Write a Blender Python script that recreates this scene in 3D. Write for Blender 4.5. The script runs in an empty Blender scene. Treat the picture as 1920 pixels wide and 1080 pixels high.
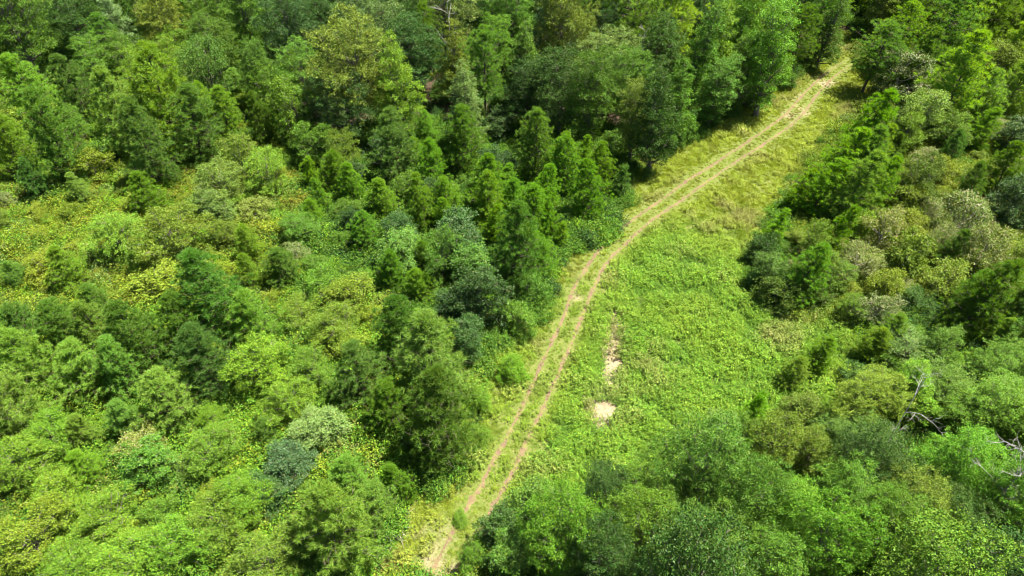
import bpy, math, random
import numpy as np
from mathutils import Vector, Matrix, noise

RNG = np.random.default_rng(7)
random.seed(7)
S = bpy.context.scene
R = math.radians

# ---------------------------------------------------------------- camera, sky, sun, exposure
CAM_H, PITCH, F = 40.0, R(42.5), 1280.0
cam_data = bpy.data.cameras.new('camera')
cam_data.lens = 24.0; cam_data.sensor_width = 36.0
cam_data.clip_start = 0.5; cam_data.clip_end = 3000
cam = bpy.data.objects.new('camera', cam_data)
S.collection.objects.link(cam)
cam.location = (0, 0, CAM_H)
cam.rotation_euler = (math.pi/2 - PITCH, 0, 0)
S.camera = cam

SUN_DIR = Vector((0.40, 0.12, 1.0)).normalized()
sun_elev = math.asin(SUN_DIR.z)
sun_az = math.atan2(SUN_DIR.x, SUN_DIR.y)            # clockwise from +Y
W = bpy.data.worlds.new('World'); S.world = W; W.use_nodes = True
nt = W.node_tree; nt.nodes.clear()
sky = nt.nodes.new('ShaderNodeTexSky'); sky.sky_type = 'NISHITA'; sky.sun_disc = False
sky.sun_elevation = sun_elev; sky.sun_rotation = sun_az
bg = nt.nodes.new('ShaderNodeBackground'); bg.inputs['Strength'].default_value = 0.05
wo = nt.nodes.new('ShaderNodeOutputWorld')
nt.links.new(sky.outputs[0], bg.inputs[0]); nt.links.new(bg.outputs[0], wo.inputs[0])
sl = bpy.data.lights.new('sun', 'SUN'); sl.energy = 5.0; sl.angle = R(0.5); sl.color = (1.0, 0.94, 0.82)
sun = bpy.data.objects.new('sun', sl); S.collection.objects.link(sun)
sun.rotation_euler = (-SUN_DIR).to_track_quat('-Z', 'Y').to_euler()
sun.location = (0, 60, 80)
S.view_settings.view_transform = 'Standard'; S.view_settings.look = 'None'
S.view_settings.exposure = 2.2; S.view_settings.gamma = 1.0
S.view_settings.use_curve_mapping = False
S.cycles.max_bounces = 4; S.cycles.diffuse_bounces = 2; S.cycles.transmission_bounces = 2
S.cycles.glossy_bounces = 2; S.cycles.filter_width = 1.05

SN, CS = math.sin(PITCH), math.cos(PITCH)
def at(px, py, z=0.0):
    """point of the place at height z that shows at pixel (px, py) of the 1920x1080 photograph"""
    u, v = (px-960)/F, (py-540)/F
    dy, dz = CS - v*SN, -SN - v*CS
    k = (z-CAM_H)/dz
    return np.array([u*k, dy*k, z])
def depth(p):
    return p[1]*CS + (CAM_H-p[2])*SN
def proj(x, y, z=0.0):
    Z = y*CS + (CAM_H-z)*SN
    up = y*SN - (CAM_H-z)*CS
    return 960 + F*x/Z, 540 - F*up/Z

# ---------------------------------------------------------------- helpers
def link(o, parent=None):
    S.collection.objects.link(o)
    if parent is not None: o.parent = parent
    return o
def mesh_np(name, V, Fa, nper, mat, smooth=False):
    """V (n,3); Fa (m,nper) vertex indices"""
    me = bpy.data.meshes.new(name)
    V = np.asarray(V, np.float32); Fa = np.asarray(Fa, np.int32)
    me.vertices.add(len(V)); me.vertices.foreach_set('co', V.ravel())
    me.loops.add(Fa.size); me.loops.foreach_set('vertex_index', Fa.ravel())
    me.polygons.add(len(Fa))
    me.polygons.foreach_set('loop_start', np.arange(0, Fa.size, nper, dtype=np.int32))
    me.polygons.foreach_set('loop_total', np.full(len(Fa), nper, np.int32))
    if smooth: me.polygons.foreach_set('use_smooth', np.ones(len(Fa), bool))
    me.update(calc_edges=True)
    me.materials.append(mat)
    return me
def unit(a):
    return a/np.maximum(np.linalg.norm(a, axis=-1, keepdims=True), 1e-9)
def rnd_dirs(n, g):
    return unit(g.normal(size=(n, 3)))

def leaves(P, D, N, L, Wd):
    """diamond leaves: base P, axis D, normal N, length L, width Wd -> verts, quads"""
    n = len(P)
    D = unit(D); Sd = unit(np.cross(N, D)); Nn = unit(np.cross(D, Sd))
    L = L[:, None]; Wd = Wd[:, None]
    m = P + D*L*0.45 - Nn*L*0.06
    V = np.stack([P, m + Sd*Wd*0.5, P + D*L - Nn*L*0.12, m - Sd*Wd*0.5], 1).reshape(-1, 3)
    return V, np.arange(4*n).reshape(n, 4)

def needle_tufts(C, A, g, n=26, L=0.26, w=0.022, spread=0.95):
    """pompoms of long needles: C centres, A axes -> verts, tris"""
    k = len(C)
    d = rnd_dirs(k*n, g).reshape(k, n, 3)
    d = unit(A[:, None, :]*(1.0-spread*0.45) + d*spread)
    d = np.where((d*A[:, None, :]).sum(-1, keepdims=True) < -0.35, -d, d)
    Ls = L*g.uniform(0.7, 1.15, (k, n, 1))
    base = C[:, None, :] + A[:, None, :]*g.uniform(-0.09, 0.05, (k, n, 1))
    s = unit(np.cross(d, rnd_dirs(k*n, g).reshape(k, n, 3)))
    V = np.stack([base - s*w*0.5, base + s*w*0.5, base + d*Ls], 2).reshape(-1, 3)
    return V, np.arange(3*k*n).reshape(-1, 3)

def tubes(paths, sides=5):
    """paths: list of (points (n,3), radii (n)) -> verts, quads"""
    Vs, Fs, off = [], [], 0
    ang = np.linspace(0, 2*np.pi, sides, endpoint=False)
    for pts, rad in paths:
        pts = np.asarray(pts, float); n = len(pts)
        t = np.gradient(pts, axis=0); t = unit(t)
        ref = np.array([0.31, 0.87, 0.12]) if abs(t[0][2]) > 0.6 else np.array([0, 0, 1.0])
        a = unit(np.cross(t, ref)); b = np.cross(t, a)
        ring = (a[:, None, :]*np.cos(ang)[None, :, None] + b[:, None, :]*np.sin(ang)[None, :, None])
        v = pts[:, None, :] + ring*np.asarray(rad)[:, None, None]
        Vs.append(v.reshape(-1, 3))
        i = np.arange(n-1)[:, None]*sides; j = np.arange(sides)[None, :]; j2 = (j+1) % sides
        Fs.append(np.stack([i+j, i+j2, i+sides+j2, i+sides+j], -1).reshape(-1, 4) + off)
        off += n*sides
    return np.concatenate(Vs), np.concatenate(Fs)

# ---------------------------------------------------------------- materials
def new_mat(name):
    m = bpy.data.materials.new(name); m.use_nodes = True
    m.node_tree.nodes.clear(); return m, m.node_tree, m.node_tree.nodes, m.node_tree.links
def foliage_mat(name, source, gloss=0.35, trans=0.38, var=0.35, hue=0.02, patch=0.5, second=(0.16, 0.13, 0.03), dry=0.98):
    """leaf colour = the plant's own tint, varied leaf by leaf and clump by clump"""
    m, t, N, Lk = new_mat(name)
    if source == 'object':
        src = N.new('ShaderNodeObjectInfo'); col = src.outputs['Color']; rnd = src.outputs['Random']
    else:
        src = N.new('ShaderNodeAttribute'); src.attribute_type = 'INSTANCER'; src.attribute_name = 'tint'
        col = src.outputs['Color']; oi = N.new('ShaderNodeObjectInfo'); rnd = oi.outputs['Random']
    geo = N.new('ShaderNodeNewGeometry')
    isl = geo.outputs['Random Per Island']
    hsv = N.new('ShaderNodeHueSaturation'); Lk.new(col, hsv.inputs['Color'])
    def mr(inp, a, b):
        n = N.new('ShaderNodeMapRange'); Lk.new(inp, n.inputs['Value'])
        n.inputs['To Min'].default_value = a; n.inputs['To Max'].default_value = b; return n.outputs[0]
    Lk.new(mr(isl, 0.5-hue, 0.5+hue), hsv.inputs['Hue'])
    wn = N.new('ShaderNodeTexWhiteNoise'); wn.noise_dimensions = '1D'; Lk.new(isl, wn.inputs['W'])
    Lk.new(mr(wn.outputs['Value'], 1-var, 1+var), hsv.inputs['Value'])
    tc = N.new('ShaderNodeTexCoord')
    no = N.new('ShaderNodeTexNoise'); no.inputs['Scale'].default_value = 0.9; no.inputs['Detail'].default_value = 3
    no.noise_dimensions = '4D'
    Lk.new(tc.outputs['Object'], no.inputs['Vector'])
    mm = N.new('ShaderNodeMath'); mm.operation = 'MULTIPLY'; mm.inputs[1].default_value = 37.0
    Lk.new(rnd, mm.inputs[0]); Lk.new(mm.outputs[0], no.inputs['W'])
    n2 = N.new('ShaderNodeMapRange'); Lk.new(no.outputs['Fac'], n2.inputs['Value'])
    n2.inputs['From Min'].default_value = 0.52; n2.inputs['From Max'].default_value = 0.72
    n2.inputs['To Max'].default_value = patch
    mix = N.new('ShaderNodeMix'); mix.data_type = 'RGBA'
    Lk.new(n2.outputs[0], mix.inputs['Factor']); Lk.new(hsv.outputs[0], mix.inputs['A'])
    h2 = N.new('ShaderNodeHueSaturation'); Lk.new(hsv.outputs[0], h2.inputs['Color'])
    h2.inputs['Hue'].default_value = 0.485; h2.inputs['Value'].default_value = 1.12
    Lk.new(h2.outputs[0], mix.inputs['B'])
    # a few dry leaves
    gt = N.new('ShaderNodeMath'); gt.operation = 'GREATER_THAN'; gt.inputs[1].default_value = dry
    Lk.new(wn.outputs['Value'], gt.inputs[0])
    mx2 = N.new('ShaderNodeMix'); mx2.data_type = 'RGBA'
    g2 = N.new('ShaderNodeMath'); g2.operation = 'MULTIPLY'; g2.inputs[1].default_value = 0.6
    Lk.new(gt.outputs[0], g2.inputs[0]); Lk.new(g2.outputs[0], mx2.inputs['Factor'])
    Lk.new(mix.outputs['Result'], mx2.inputs['A']); mx2.inputs['B'].default_value = (*second, 1)
    pr = N.new('ShaderNodeBsdfPrincipled'); Lk.new(mx2.outputs['Result'], pr.inputs['Base Color'])
    pr.inputs['Roughness'].default_value = 0.5; pr.inputs['Specular IOR Level'].default_value = gloss
    tr = N.new('ShaderNodeBsdfTranslucent')
    h3 = N.new('ShaderNodeHueSaturation'); h3.inputs['Hue'].default_value = 0.485
    h3.inputs['Saturation'].default_value = 1.15; h3.inputs['Value'].default_value = 1.5
    Lk.new(mx2.outputs['Result'], h3.inputs['Color']); Lk.new(h3.outputs[0], tr.inputs['Color'])
    ms = N.new('ShaderNodeMixShader'); ms.inputs[0].default_value = trans
    Lk.new(pr.outputs[0], ms.inputs[1]); Lk.new(tr.outputs[0], ms.inputs[2])
    out = N.new('ShaderNodeOutputMaterial'); Lk.new(ms.outputs[0], out.inputs['Surface'])
    return m
def bark_mat(name, c1, c2, scale=6):
    m, t, N, Lk = new_mat(name)
    tc = N.new('ShaderNodeTexCoord'); mp = N.new('ShaderNodeMapping'); mp.inputs['Scale'].default_value = (1, 1, 0.25)
    Lk.new(tc.outputs['Object'], mp.inputs[0])
    no = N.new('ShaderNodeTexNoise'); no.inputs['Scale'].default_value = scale; no.inputs['Detail'].default_value = 6
    Lk.new(mp.outputs[0], no.inputs['Vector'])
    cr = N.new('ShaderNodeValToRGB'); cr.color_ramp.elements[0].position = 0.35; cr.color_ramp.elements[1].position = 0.65
    cr.color_ramp.elements[0].color = (*c1, 1); cr.color_ramp.elements[1].color = (*c2, 1)
    Lk.new(no.outputs['Fac'], cr.inputs[0])
    pr = N.new('ShaderNodeBsdfPrincipled'); Lk.new(cr.outputs[0], pr.inputs['Base Color']); pr.inputs['Roughness'].default_value = 0.9
    bp = N.new('ShaderNodeBump'); bp.inputs['Strength'].default_value = 0.6; bp.inputs['Distance'].default_value = 0.03
    Lk.new(no.outputs['Fac'], bp.inputs['Height']); Lk.new(bp.outputs[0], pr.inputs['Normal'])
    out = N.new('ShaderNodeOutputMaterial'); Lk.new(pr.outputs[0], out.inputs['Surface'])
    return m
M_LEAF = foliage_mat('leaf', 'object', gloss=0.12, trans=0.2, var=0.42)
M_GLOSSY = foliage_mat('glossy_leaf', 'object', gloss=0.25, trans=0.18, var=0.35, patch=0.25)
M_FLECK = foliage_mat('flecked_leaf', 'object', gloss=0.3, trans=0.2, var=0.42, second=(0.30, 0.21, 0.15), dry=0.82)
M_NEEDLE = foliage_mat('pine_needles', 'object', gloss=0.1, trans=0.46, var=0.4, hue=0.02, patch=0.45, second=(0.15, 0.09, 0.03))
M_WEED = foliage_mat('weed_leaf', 'instancer', gloss=0.1, trans=0.22, var=0.42, hue=0.03, patch=0.3, second=(0.24, 0.18, 0.07))
M_BARK = bark_mat('grey_bark', (0.07, 0.055, 0.045), (0.17, 0.145, 0.12))
M_PBARK = bark_mat('pine_bark', (0.045, 0.034, 0.022), (0.095, 0.072, 0.048))
M_DEAD = bark_mat('weathered_wood', (0.16, 0.145, 0.13), (0.33, 0.31, 0.29), 9)
M_TWIG = bark_mat('dry_brush', (0.24, 0.20, 0.16), (0.42, 0.37, 0.31), 9)

# ---------------------------------------------------------------- plant prototypes
def crown_clusters(g, Rr, Hc, z0, n_lobes, per_lobe, profile, lobe=(0.22, 0.36)):
    """lobes spread through a crown and twig tips over their outsides"""
    lob = []
    tries = 0; ph1, ph2 = g.uniform(0, 6.28, 2)
    while len(lob) < n_lobes and tries < 6000:
        tries += 1
        t = g.uniform(0.04, 0.97); a = g.uniform(0, 2*np.pi)
        rr = Rr*profile(t)*math.sqrt(g.uniform(0.05, 1.0))*0.86*(1+0.22*math.sin(2*a+ph1)+0.16*math.sin(3*a+ph2+3*t))
        c = np.array([rr*math.cos(a), rr*math.sin(a), z0 + Hc*t])
        r = Rr*g.uniform(*lobe)*(0.72 + 0.28*profile(t))
        if all(np.linalg.norm(c-q[0]) > 0.78*(r+q[1]) for q in lob): lob.append((c, r))
    C = np.array([q[0] for q in lob]); Q = np.array([q[1] for q in lob])
    n = max(6, int(per_lobe)); pts, outs = [], []
    mid = np.array([0, 0, z0 + Hc*0.38])
    for c, r in lob:
        m = int(n*(r/(Rr*0.29))**2)
        d = rnd_dirs(m, g); d[:, 2] = np.where(d[:, 2] < -0.12, -d[:, 2], d[:, 2])
        rad = r*g.uniform(0.70, 1.10, (m, 1))
        p = c + d*rad*np.array([1.08, 1.08, 0.82])
        dd = np.linalg.norm(p[:, None, :]-C[None], axis=2)/Q[None]
        keep = (dd.min(1) > 0.55)
        pts.append(p[keep]); outs.append(unit(d[keep] + 0.6*unit(c-mid)))
    return C, Q, np.concatenate(pts), np.concatenate(outs)

def broad_proto(seed, Rr, H, base, n_lobes, per_lobe, nl, leaf, profile, ragged=0.0):
    g = np.random.default_rng(seed)
    z0 = H*base; Hc = H - z0
    C, Q, P, O = crown_clusters(g, Rr, Hc, z0, n_lobes, per_lobe, profile)
    lump = np.array([noise.noise(Vector(p*0.8) + Vector((seed, 0, 0))) for p in P])
    P = P + O*(lump[:, None]*Rr*0.18 + g.exponential(0.035, (len(P), 1))*Rr)
    keep = g.uniform(0, 1, len(P)) > ragged*(lump < -0.1)
    P, O = P[keep], O[keep]
    thin = g.uniform(0, 1, len(P)) < 0.52; P, O = P[thin], O[thin]; nl = int(nl*2.2)
    k = len(P)
    p = np.repeat(P, nl, 0) + g.normal(size=(k*nl, 3))*leaf*1.05*np.array([1, 1, 0.6])
    o = np.repeat(O, nl, 0)
    D = o*0.55 + g.normal(size=(k*nl, 3))*0.55 + np.array([0, 0, -0.12])
    Nn = unit(np.array([0, 0, 0.7]) + o*0.5 + g.normal(size=(k*nl, 3))*0.65)
    L = leaf*g.uniform(0.65, 1.25, k*nl); Wd = L*g.uniform(0.5, 0.72, k*nl)
    V, Fa = leaves(p, D, Nn, L, Wd)
    # wood
    top = np.array([g.normal()*0.12*Rr, g.normal()*0.12*Rr, z0 + Hc*0.72])
    zz = np.linspace(0, 1, 7)
    wob = np.cumsum(g.normal(size=(7, 3))*np.array([1, 1, 0])*Rr*0.025, 0); wob[0] = 0
    tp = zz[:, None]*top + wob
    tr = H*0.017*(1-zz)**0.75 + 0.02; tr[0] *= 1.5
    limbs = []
    for c, r in zip(C, Q):
        t = np.clip((c[2]*0.62)/top[2], 0.12, 0.95)
        s = np.array([np.interp(t, zz, tp[:, i]) for i in range(3)])
        u = np.linspace(0, 1, 5)[:, None]
        mid = (s+c)/2 + np.array([0, 0, -0.08*np.linalg.norm(c-s)]) + g.normal(size=3)*0.05*Rr
        q = (1-u)**2*s + 2*u*(1-u)*mid + u*u*c
        r0 = np.interp(t, zz, tr)*0.5
        limbs.append((q, np.linspace(r0, 0.015, 5)))
        for _ in range(2):
            d = rnd_dirs(1, g)[0]; d[2] = abs(d[2])
            limbs.append((np.array([c, c+d*r*0.55, c+d*r*0.95+g.normal(size=3)*r*0.1]), [0.02, 0.012, 0.006]))
    return dict(crown=(V, Fa, 4), trunk=(tp, tr), limbs=limbs)

def pine_proto(seed, Rr, H, base, whorls, per, tufts, prof, n=32, L=0.30, w=0.033, upward=0.5):
    g = np.random.default_rng(seed)
    C, A, br = [], [], []
    bend = g.normal(size=2)*H*0.012
    zz = np.linspace(0, 1, 8)
    tp = np.stack([bend[0]*np.sin(zz*3), bend[1]*np.sin(zz*2.5), zz*H*0.97], 1)
    tr = H*0.0125*(1-zz)**0.9 + 0.018
    for i in range(whorls):
        t = (i + g.uniform(-0.2, 0.2))/(whorls-1); t = min(max(t, 0), 1)
        z = H*(base + (1-base)*t*0.95)
        s = np.array([np.interp(z/H, zz*0.97, tp[:, 0]), np.interp(z/H, zz*0.97, tp[:, 1]), z])
        k = max(3, int(round(per*(1-0.25*t)*g.uniform(0.8, 1.2)))); a0 = g.uniform(0, 6.28)
        for j in range(k):
            if g.uniform() < 0.08: continue
            a = a0 + j*2*np.pi/k + g.normal()*0.2
            ln = Rr*prof(t)*g.uniform(0.6, 1.22)
            el = upward*(0.15 + 0.85*t) + g.normal()*0.1
            h = np.array([math.cos(a), math.sin(a), 0])
            e1 = s + h*ln*0.55*math.cos(el) + np.array([0, 0, ln*0.55*math.sin(el)])
            e2 = s + h*ln*math.cos(el) + np.array([0, 0, ln*(math.sin(el) + 0.14)])
            br.append((np.array([s, e1, e2]), [0.012+ln*0.013, 0.008+ln*0.007, 0.007]))
            m = max(3, int(tufts*(0.3 + 0.7*ln/Rr)))
            nclump = 1 + int(ln > 0.4*Rr) + int(ln > 0.65*Rr) + int(ln > 0.9*Rr)
            for cl in range(nclump):
                u = 1.0 if cl == 0 else g.uniform(0.3, 0.8)
                c0 = s + (e1-s)*(u/0.55) if u < 0.55 else e1 + (e2-e1)*((u-0.55)/0.45)
                if cl:
                    side = g.normal(size=3)*np.array([1, 1, 0.3]); side -= h*side.dot(h)*0.7
                    c1 = c0 + unit(side)*0.22*ln + np.array([0, 0, 0.05]); br.append((np.array([c0, c1]), [0.012, 0.008])); c0 = c1
                rc = (0.22 + 0.14*ln)*g.uniform(0.75, 1.3)
                for q in range(max(3, m//nclump)):
                    dq = rnd_dirs(1, g)[0]; dq[2] = abs(dq[2])*0.8 - 0.12
                    c2 = c0 + dq*rc*np.array([1, 1, 0.75])
                    C.append(c2); A.append(unit(dq*0.55 + h*0.25 + np.array([0, 0, 0.7])))
                    if q % 3 == 0: br.append((np.array([c0 - h*0.05, c2]), [0.008, 0.005]))
    for q in range(16):
        C.append(tp[-1] + np.array([g.normal()*0.09, g.normal()*0.09, 0.05-q*0.07])); A.append(np.array([0, 0, 1.0]))
    V, Fa = needle_tufts(np.array(C), np.array(A), g, n, L, w)
    return dict(crown=(V, Fa, 3), trunk=(tp, tr), limbs=br)

PROTO = {}
def add_proto(key, kind, tree, bark, leafmat, Rr, H, zc, parts=('trunk', 'branches', 'crown')):
    V, Fa, nper = tree['crown']
    crown = mesh_np(parts[2], V, Fa, nper, leafmat)
    tv, tf = tubes([tree['trunk']], 7)
    trunk = mesh_np(parts[0], tv, tf, 4, bark, True)
    lv, lf = tubes(tree['limbs'], 3 if kind == 'shrub' else 4)
    limbs = mesh_np(parts[1], lv, lf, 4, bark, True)
    PROTO.setdefault(key, []).append(dict(kind=kind, meshes=(trunk, limbs, crown), R=Rr, H=H, zc=zc, parts=parts))

rounded = lambda t: math.sqrt(max(0.0, 1-(abs(t-0.42)/0.6)**2.2))
dome = lambda t: math.sqrt(max(0.05, 1-(t*0.97)**2.1))
conic = lambda t: max(0.1, (1-t)**0.75*1.05) if t > 0.15 else 0.75+t
oval = lambda t: math.sqrt(max(0.03, 1-(abs(t-0.45)/0.58)**2))
pcone = lambda t: (0.72 + 0.9*t if t < 0.28 else 0.93*max(0.0, 1-((t-0.28)/0.73))**0.85+0.07)
pold = lambda t: (0.55 + 0.9*t if t < 0.45 else 0.955*max(0.0, 1-((t-0.45)/0.60)**1.35)+0.05)
pslim = lambda t: 0.9*(1-t)**0.7+0.08

for s in range(5):    # large spreading hardwoods
    add_proto('oak', 'broadleaf_tree', broad_proto(100+s, 3.6, 12.0, 0.22, 50, 90, 12, 0.142, rounded, 0.35), M_BARK, M_LEAF, 3.6, 12.0, 0.62)
for s in range(3):    # tall narrower hardwoods
    add_proto('gum', 'broadleaf_tree', broad_proto(120+s, 2.7, 12.5, 0.12, 48, 70, 12, 0.135, conic if s else oval, 0.3), M_BARK, M_LEAF, 2.7, 12.5, 0.52)
for s in range(5):    # young hardwood with fine leaves
    add_proto('young', 'broadleaf_tree', broad_proto(140+s, 1.9, 5.6, 0.15, 34, 62, 11, 0.10, oval, 0.35), M_BARK, M_LEAF, 1.9, 5.6, 0.55)
for s in range(2):    # dense glossy evergreen
    add_proto('holly', 'broadleaf_tree', broad_proto(160+s, 1.9, 5.2, 0.08, 34, 58, 11, 0.125, oval, 0.2), M_BARK, M_GLOSSY, 1.9, 5.2, 0.52)
SP = ('stem', 'branches', 'foliage')
for s in range(6):
    add_proto('bush', 'shrub', broad_proto(180+s, 1.35, 2.3, 0.03, 24, 56, 11, 0.085, dome, 0.35), M_BARK, M_LEAF, 1.35, 2.3, 0.5, SP)
for s in range(3):    # wispy fine leaved shrub
    add_proto('wispy', 'shrub', broad_proto(200+s, 1.35, 2.7, 0.05, 24, 70, 10, 0.075, oval, 0.6), M_TWIG, M_FLECK, 1.35, 2.7, 0.52, SP)
for s in range(4):    # bushy young pines
    add_proto('pine', 'pine_tree', pine_proto(220+s, 2.3, 7.8, 0.04, 15, 7, 20, pcone, upward=0.75), M_PBARK, M_NEEDLE, 2.3, 7.8, 0.46)
for s in range(3):    # tall older pines
    add_proto('tallpine', 'pine_tree', pine_proto(240+s, 2.9, 11.0, 0.25, 15, 6, 22, pold, L=0.32), M_PBARK, M_NEEDLE, 2.9, 11.0, 0.62)
for s in range(3):    # saplings
    add_proto('sapling', 'pine_tree', pine_proto(260+s, 1.05, 3.6, 0.05, 9, 5, 5, pslim, L=0.24, upward=0.9), M_PBARK, M_NEEDLE, 1.05, 3.6, 0.48)

# ---------------------------------------------------------------- tints (leaf albedo, a property of each plant)
T = dict(
    dark=('dark green', (0.032, 0.075, 0.010)), blue=('dark blue-green', (0.035, 0.082, 0.017)),
    mid=('mid green', (0.066, 0.142, 0.013)), bright=('fresh bright green', (0.078, 0.178, 0.012)),
    lime=('lime green', (0.095, 0.188, 0.012)), yellow=('yellow-green', (0.135, 0.180, 0.014)),
    gold=('golden-green', (0.150, 0.160, 0.018)), olive=('olive green', (0.100, 0.150, 0.015)),
    grey=('grey-green', (0.105, 0.165, 0.036)), silver=('silvery', (0.170, 0.250, 0.100)),
    rust=('tan-flecked green', (0.135, 0.170, 0.034)), pine=('deep green', (0.085, 0.175, 0.026)),
    lpine=('light green', (0.150, 0.265, 0.036)), vpine=('vivid green', (0.115, 0.240, 0.020)))
# zones by where a plant shows in the photograph: (x0,y0,x1,y1, [(kind, tint, weight, min width, max width)])
ZN = [
 (0, -400, 560, 130, [('oak', 'mid', 3, 5, 7.5), ('oak', 'dark', 2, 5, 7), ('gum', 'mid', 2, 4, 5.5), ('tallpine', 'pine', 1.5, 4, 6), ('young', 'lime', 1, 3, 4.5)]),
 (560, -400, 1490, 240, [('oak', 'dark', 5, 5, 7.5), ('oak', 'mid', 2, 5, 7.5), ('gum', 'mid', 2, 4, 5.5), ('gum', 'blue', 1, 4, 5.5), ('tallpine', 'pine', 1, 4, 6)]),
 (1490, -400, 2600, 60, [('tallpine', 'pine', 3, 4, 6), ('pine', 'lpine', 2, 3.5, 5), ('gum', 'mid', 2, 4, 5), ('oak', 'dark', 1.5, 5, 6)]),
 (1490, 60, 2600, 240, [('pine', 'lpine', 2, 3, 5), ('young', 'olive', 2, 2.5, 4), ('bush', 'olive', 2, 2, 3.5), ('wispy', 'grey', 1.5, 2, 3.5)]),
 (1490, 240, 2600, 560, [('bush', 'olive', 3, 2, 3.5), ('bush', 'yellow', 3, 2, 3.2), ('wispy', 'olive', 2, 2, 3.5), ('young', 'mid', 1.5, 2.5, 4), ('wispy', 'rust', 0.6, 2, 3), ('pine', 'pine', 0.6, 2.5, 4)]),
 (1380, 560, 1600, 800, [('bush', 'olive', 1, 1, 1.8)]),
 (1560, 560, 2600, 700, [('young', 'mid', 2, 3, 4.5), ('bush', 'blue', 2, 2, 3.2), ('bush', 'lime', 1, 2, 3), ('pine', 'pine', 1, 3, 4)]),
 (860, 700, 2600, 1700, [('oak', 'bright', 1, 5, 6.5), ('oak', 'mid', 2, 4.5, 6), ('oak', 'dark', 2, 4.5, 6), ('young', 'olive', 1.5, 3, 4.5)]),
 (560, 240, 1250, 560, [('pine', 'vpine', 2, 2, 3.8), ('bush', 'mid', 2.5, 1.8, 3.2), ('holly', 'dark', 1.5, 2, 3.6), ('young', 'mid', 2, 2.2, 3.6), ('bush', 'lime', 1.2, 1.6, 2.8)]),
 (-900, 130, 560, 330, [('pine', 'lpine', 2, 3, 4.6), ('young', 'mid', 2.5, 2.5, 4.2), ('bush', 'lime', 2, 2, 3.4), ('bush', 'yellow', 1, 2, 3), ('holly', 'dark', 1, 2, 3.5)]),
 (-900, 330, 760, 600, [('bush', 'yellow', 3, 1.8, 3.2), ('bush', 'lime', 2.5, 1.8, 3), ('young', 'olive', 1.2, 2.2, 3.6), ('pine', 'lpine', 0.9, 2, 3.8), ('bush', 'gold', 0.6, 1.4, 2.2), ('wispy', 'grey', 1, 1.8, 3), ('holly', 'mid', 1, 2, 3)]),
 (-900, 600, 900, 800, [('pine', 'pine', 1, 2.5, 4), ('bush', 'mid', 2, 1.8, 3), ('bush', 'lime', 2.5, 1.8, 3), ('young', 'lime', 1.5, 2.2, 3.6), ('bush', 'yellow', 1.5, 1.8, 2.8)]),
 (-900, 800, 760, 1700, [('bush', 'lime', 3, 1.8, 3), ('young', 'lime', 2, 2.2, 3.6), ('bush', 'mid', 2, 1.8, 3), ('wispy', 'rust', 1, 1.8, 2.8), ('bush', 'yellow', 1, 1.8, 2.6), ('holly', 'mid', 1, 2, 3.2)]),
 (-900, -400, 0, 130, [('oak', 'mid', 3, 5, 7.5), ('gum', 'mid', 2, 4, 5.5), ('tallpine', 'pine', 1.5, 4, 6)]),
]
def zone_of(px, py):
    for z in ZN:
        if z[0] <= px < z[2] and z[1] <= py < z[3]: return z[4]
    return None
OCC = []        # (x, y, r, height) of everything placed
THINGS = []
def place(key, px, py, wpx, tint, label=None, lean=None, hs=1.0, vi=None, xy=None, w=None, group=None):
    """a plant whose crown middle shows at (px,py) and is wpx wide there; or at ground point xy, w metres wide"""
    vs = PROTO[key]; v = vs[(vi if vi is not None else random.randrange(len(vs))) % len(vs)]
    if xy is None and px < 880 and py > 330: hs *= 0.74 if key in ('young', 'holly', 'bush') else 0.88     # low young growth
    if xy is None:
        w = 4.0
        for _ in range(8):
            sc = w/(2*v['R']); z = v['H']*sc*hs*v['zc']
            p = at(px, py, z); w = wpx*depth(p)/F
        x, y = p[0], p[1]
    else:
        x, y = xy
    sc = w/(2*v['R'])
    root = bpy.data.objects.new(v['kind'], None); link(root)
    root.empty_display_size = 0.3
    root.location = (x, y, ground_z(x, y)-0.03)
    hs *= random.uniform(0.86, 1.16); ax = random.uniform(0.86, 1.16); root.scale = (sc*ax, sc/ax, sc*hs)
    az = random.uniform(0, 2*math.pi)
    if lean:      # (towards x, towards y) lean in degrees
        q = Matrix.Rotation(R(lean[0]), 4, 'Y') @ Matrix.Rotation(-R(lean[1]), 4, 'X') @ Matrix.Rotation(az, 4, 'Z')
        root.rotation_euler = q.to_euler()
    else:
        root.rotation_euler = (R(random.gauss(0, 4)), R(random.gauss(0, 4)), az)
    c = np.array(T[tint][1]); j = np.random.default_rng(int(abs(x*131+y*977)))
    c = c*(1+np.clip(j.normal(), -1.6, 1.6)*0.10); c = c*np.array([1+np.clip(j.normal(), -1.5, 1.2)*0.07, 1, 1+j.normal()*0.15])
    zn = zone_of(*proj(x, y, 1.0))
    if zn and key in ('bush', 'wispy', 'young'):       # neighbours in the scrub are much alike
        zl = [q for q in zn if 'pine' not in q[0]]; wt = np.array([q[2] for q in zl])
        zm = (np.array([T[q[1]][1] for q in zl])*wt[:, None]).sum(0)/wt.sum(); c = 0.6*c + 0.4*zm
    for nm, me in zip(v['parts'], v['meshes']):
        o = bpy.data.objects.new(nm, me); link(o, root); o.color = (*np.clip(c, 0.01, 0.5), 1)
    H = v['H']*sc*hs
    OCC.append((x, y, w/2, H))
    THINGS.append(dict(o=root, kind=v['kind'], key=key, tint=tint, label=label, x=x, y=y, w=w, h=H,
                       pp=proj(x, y, H*v['zc']), group=group))
    return root

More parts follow.
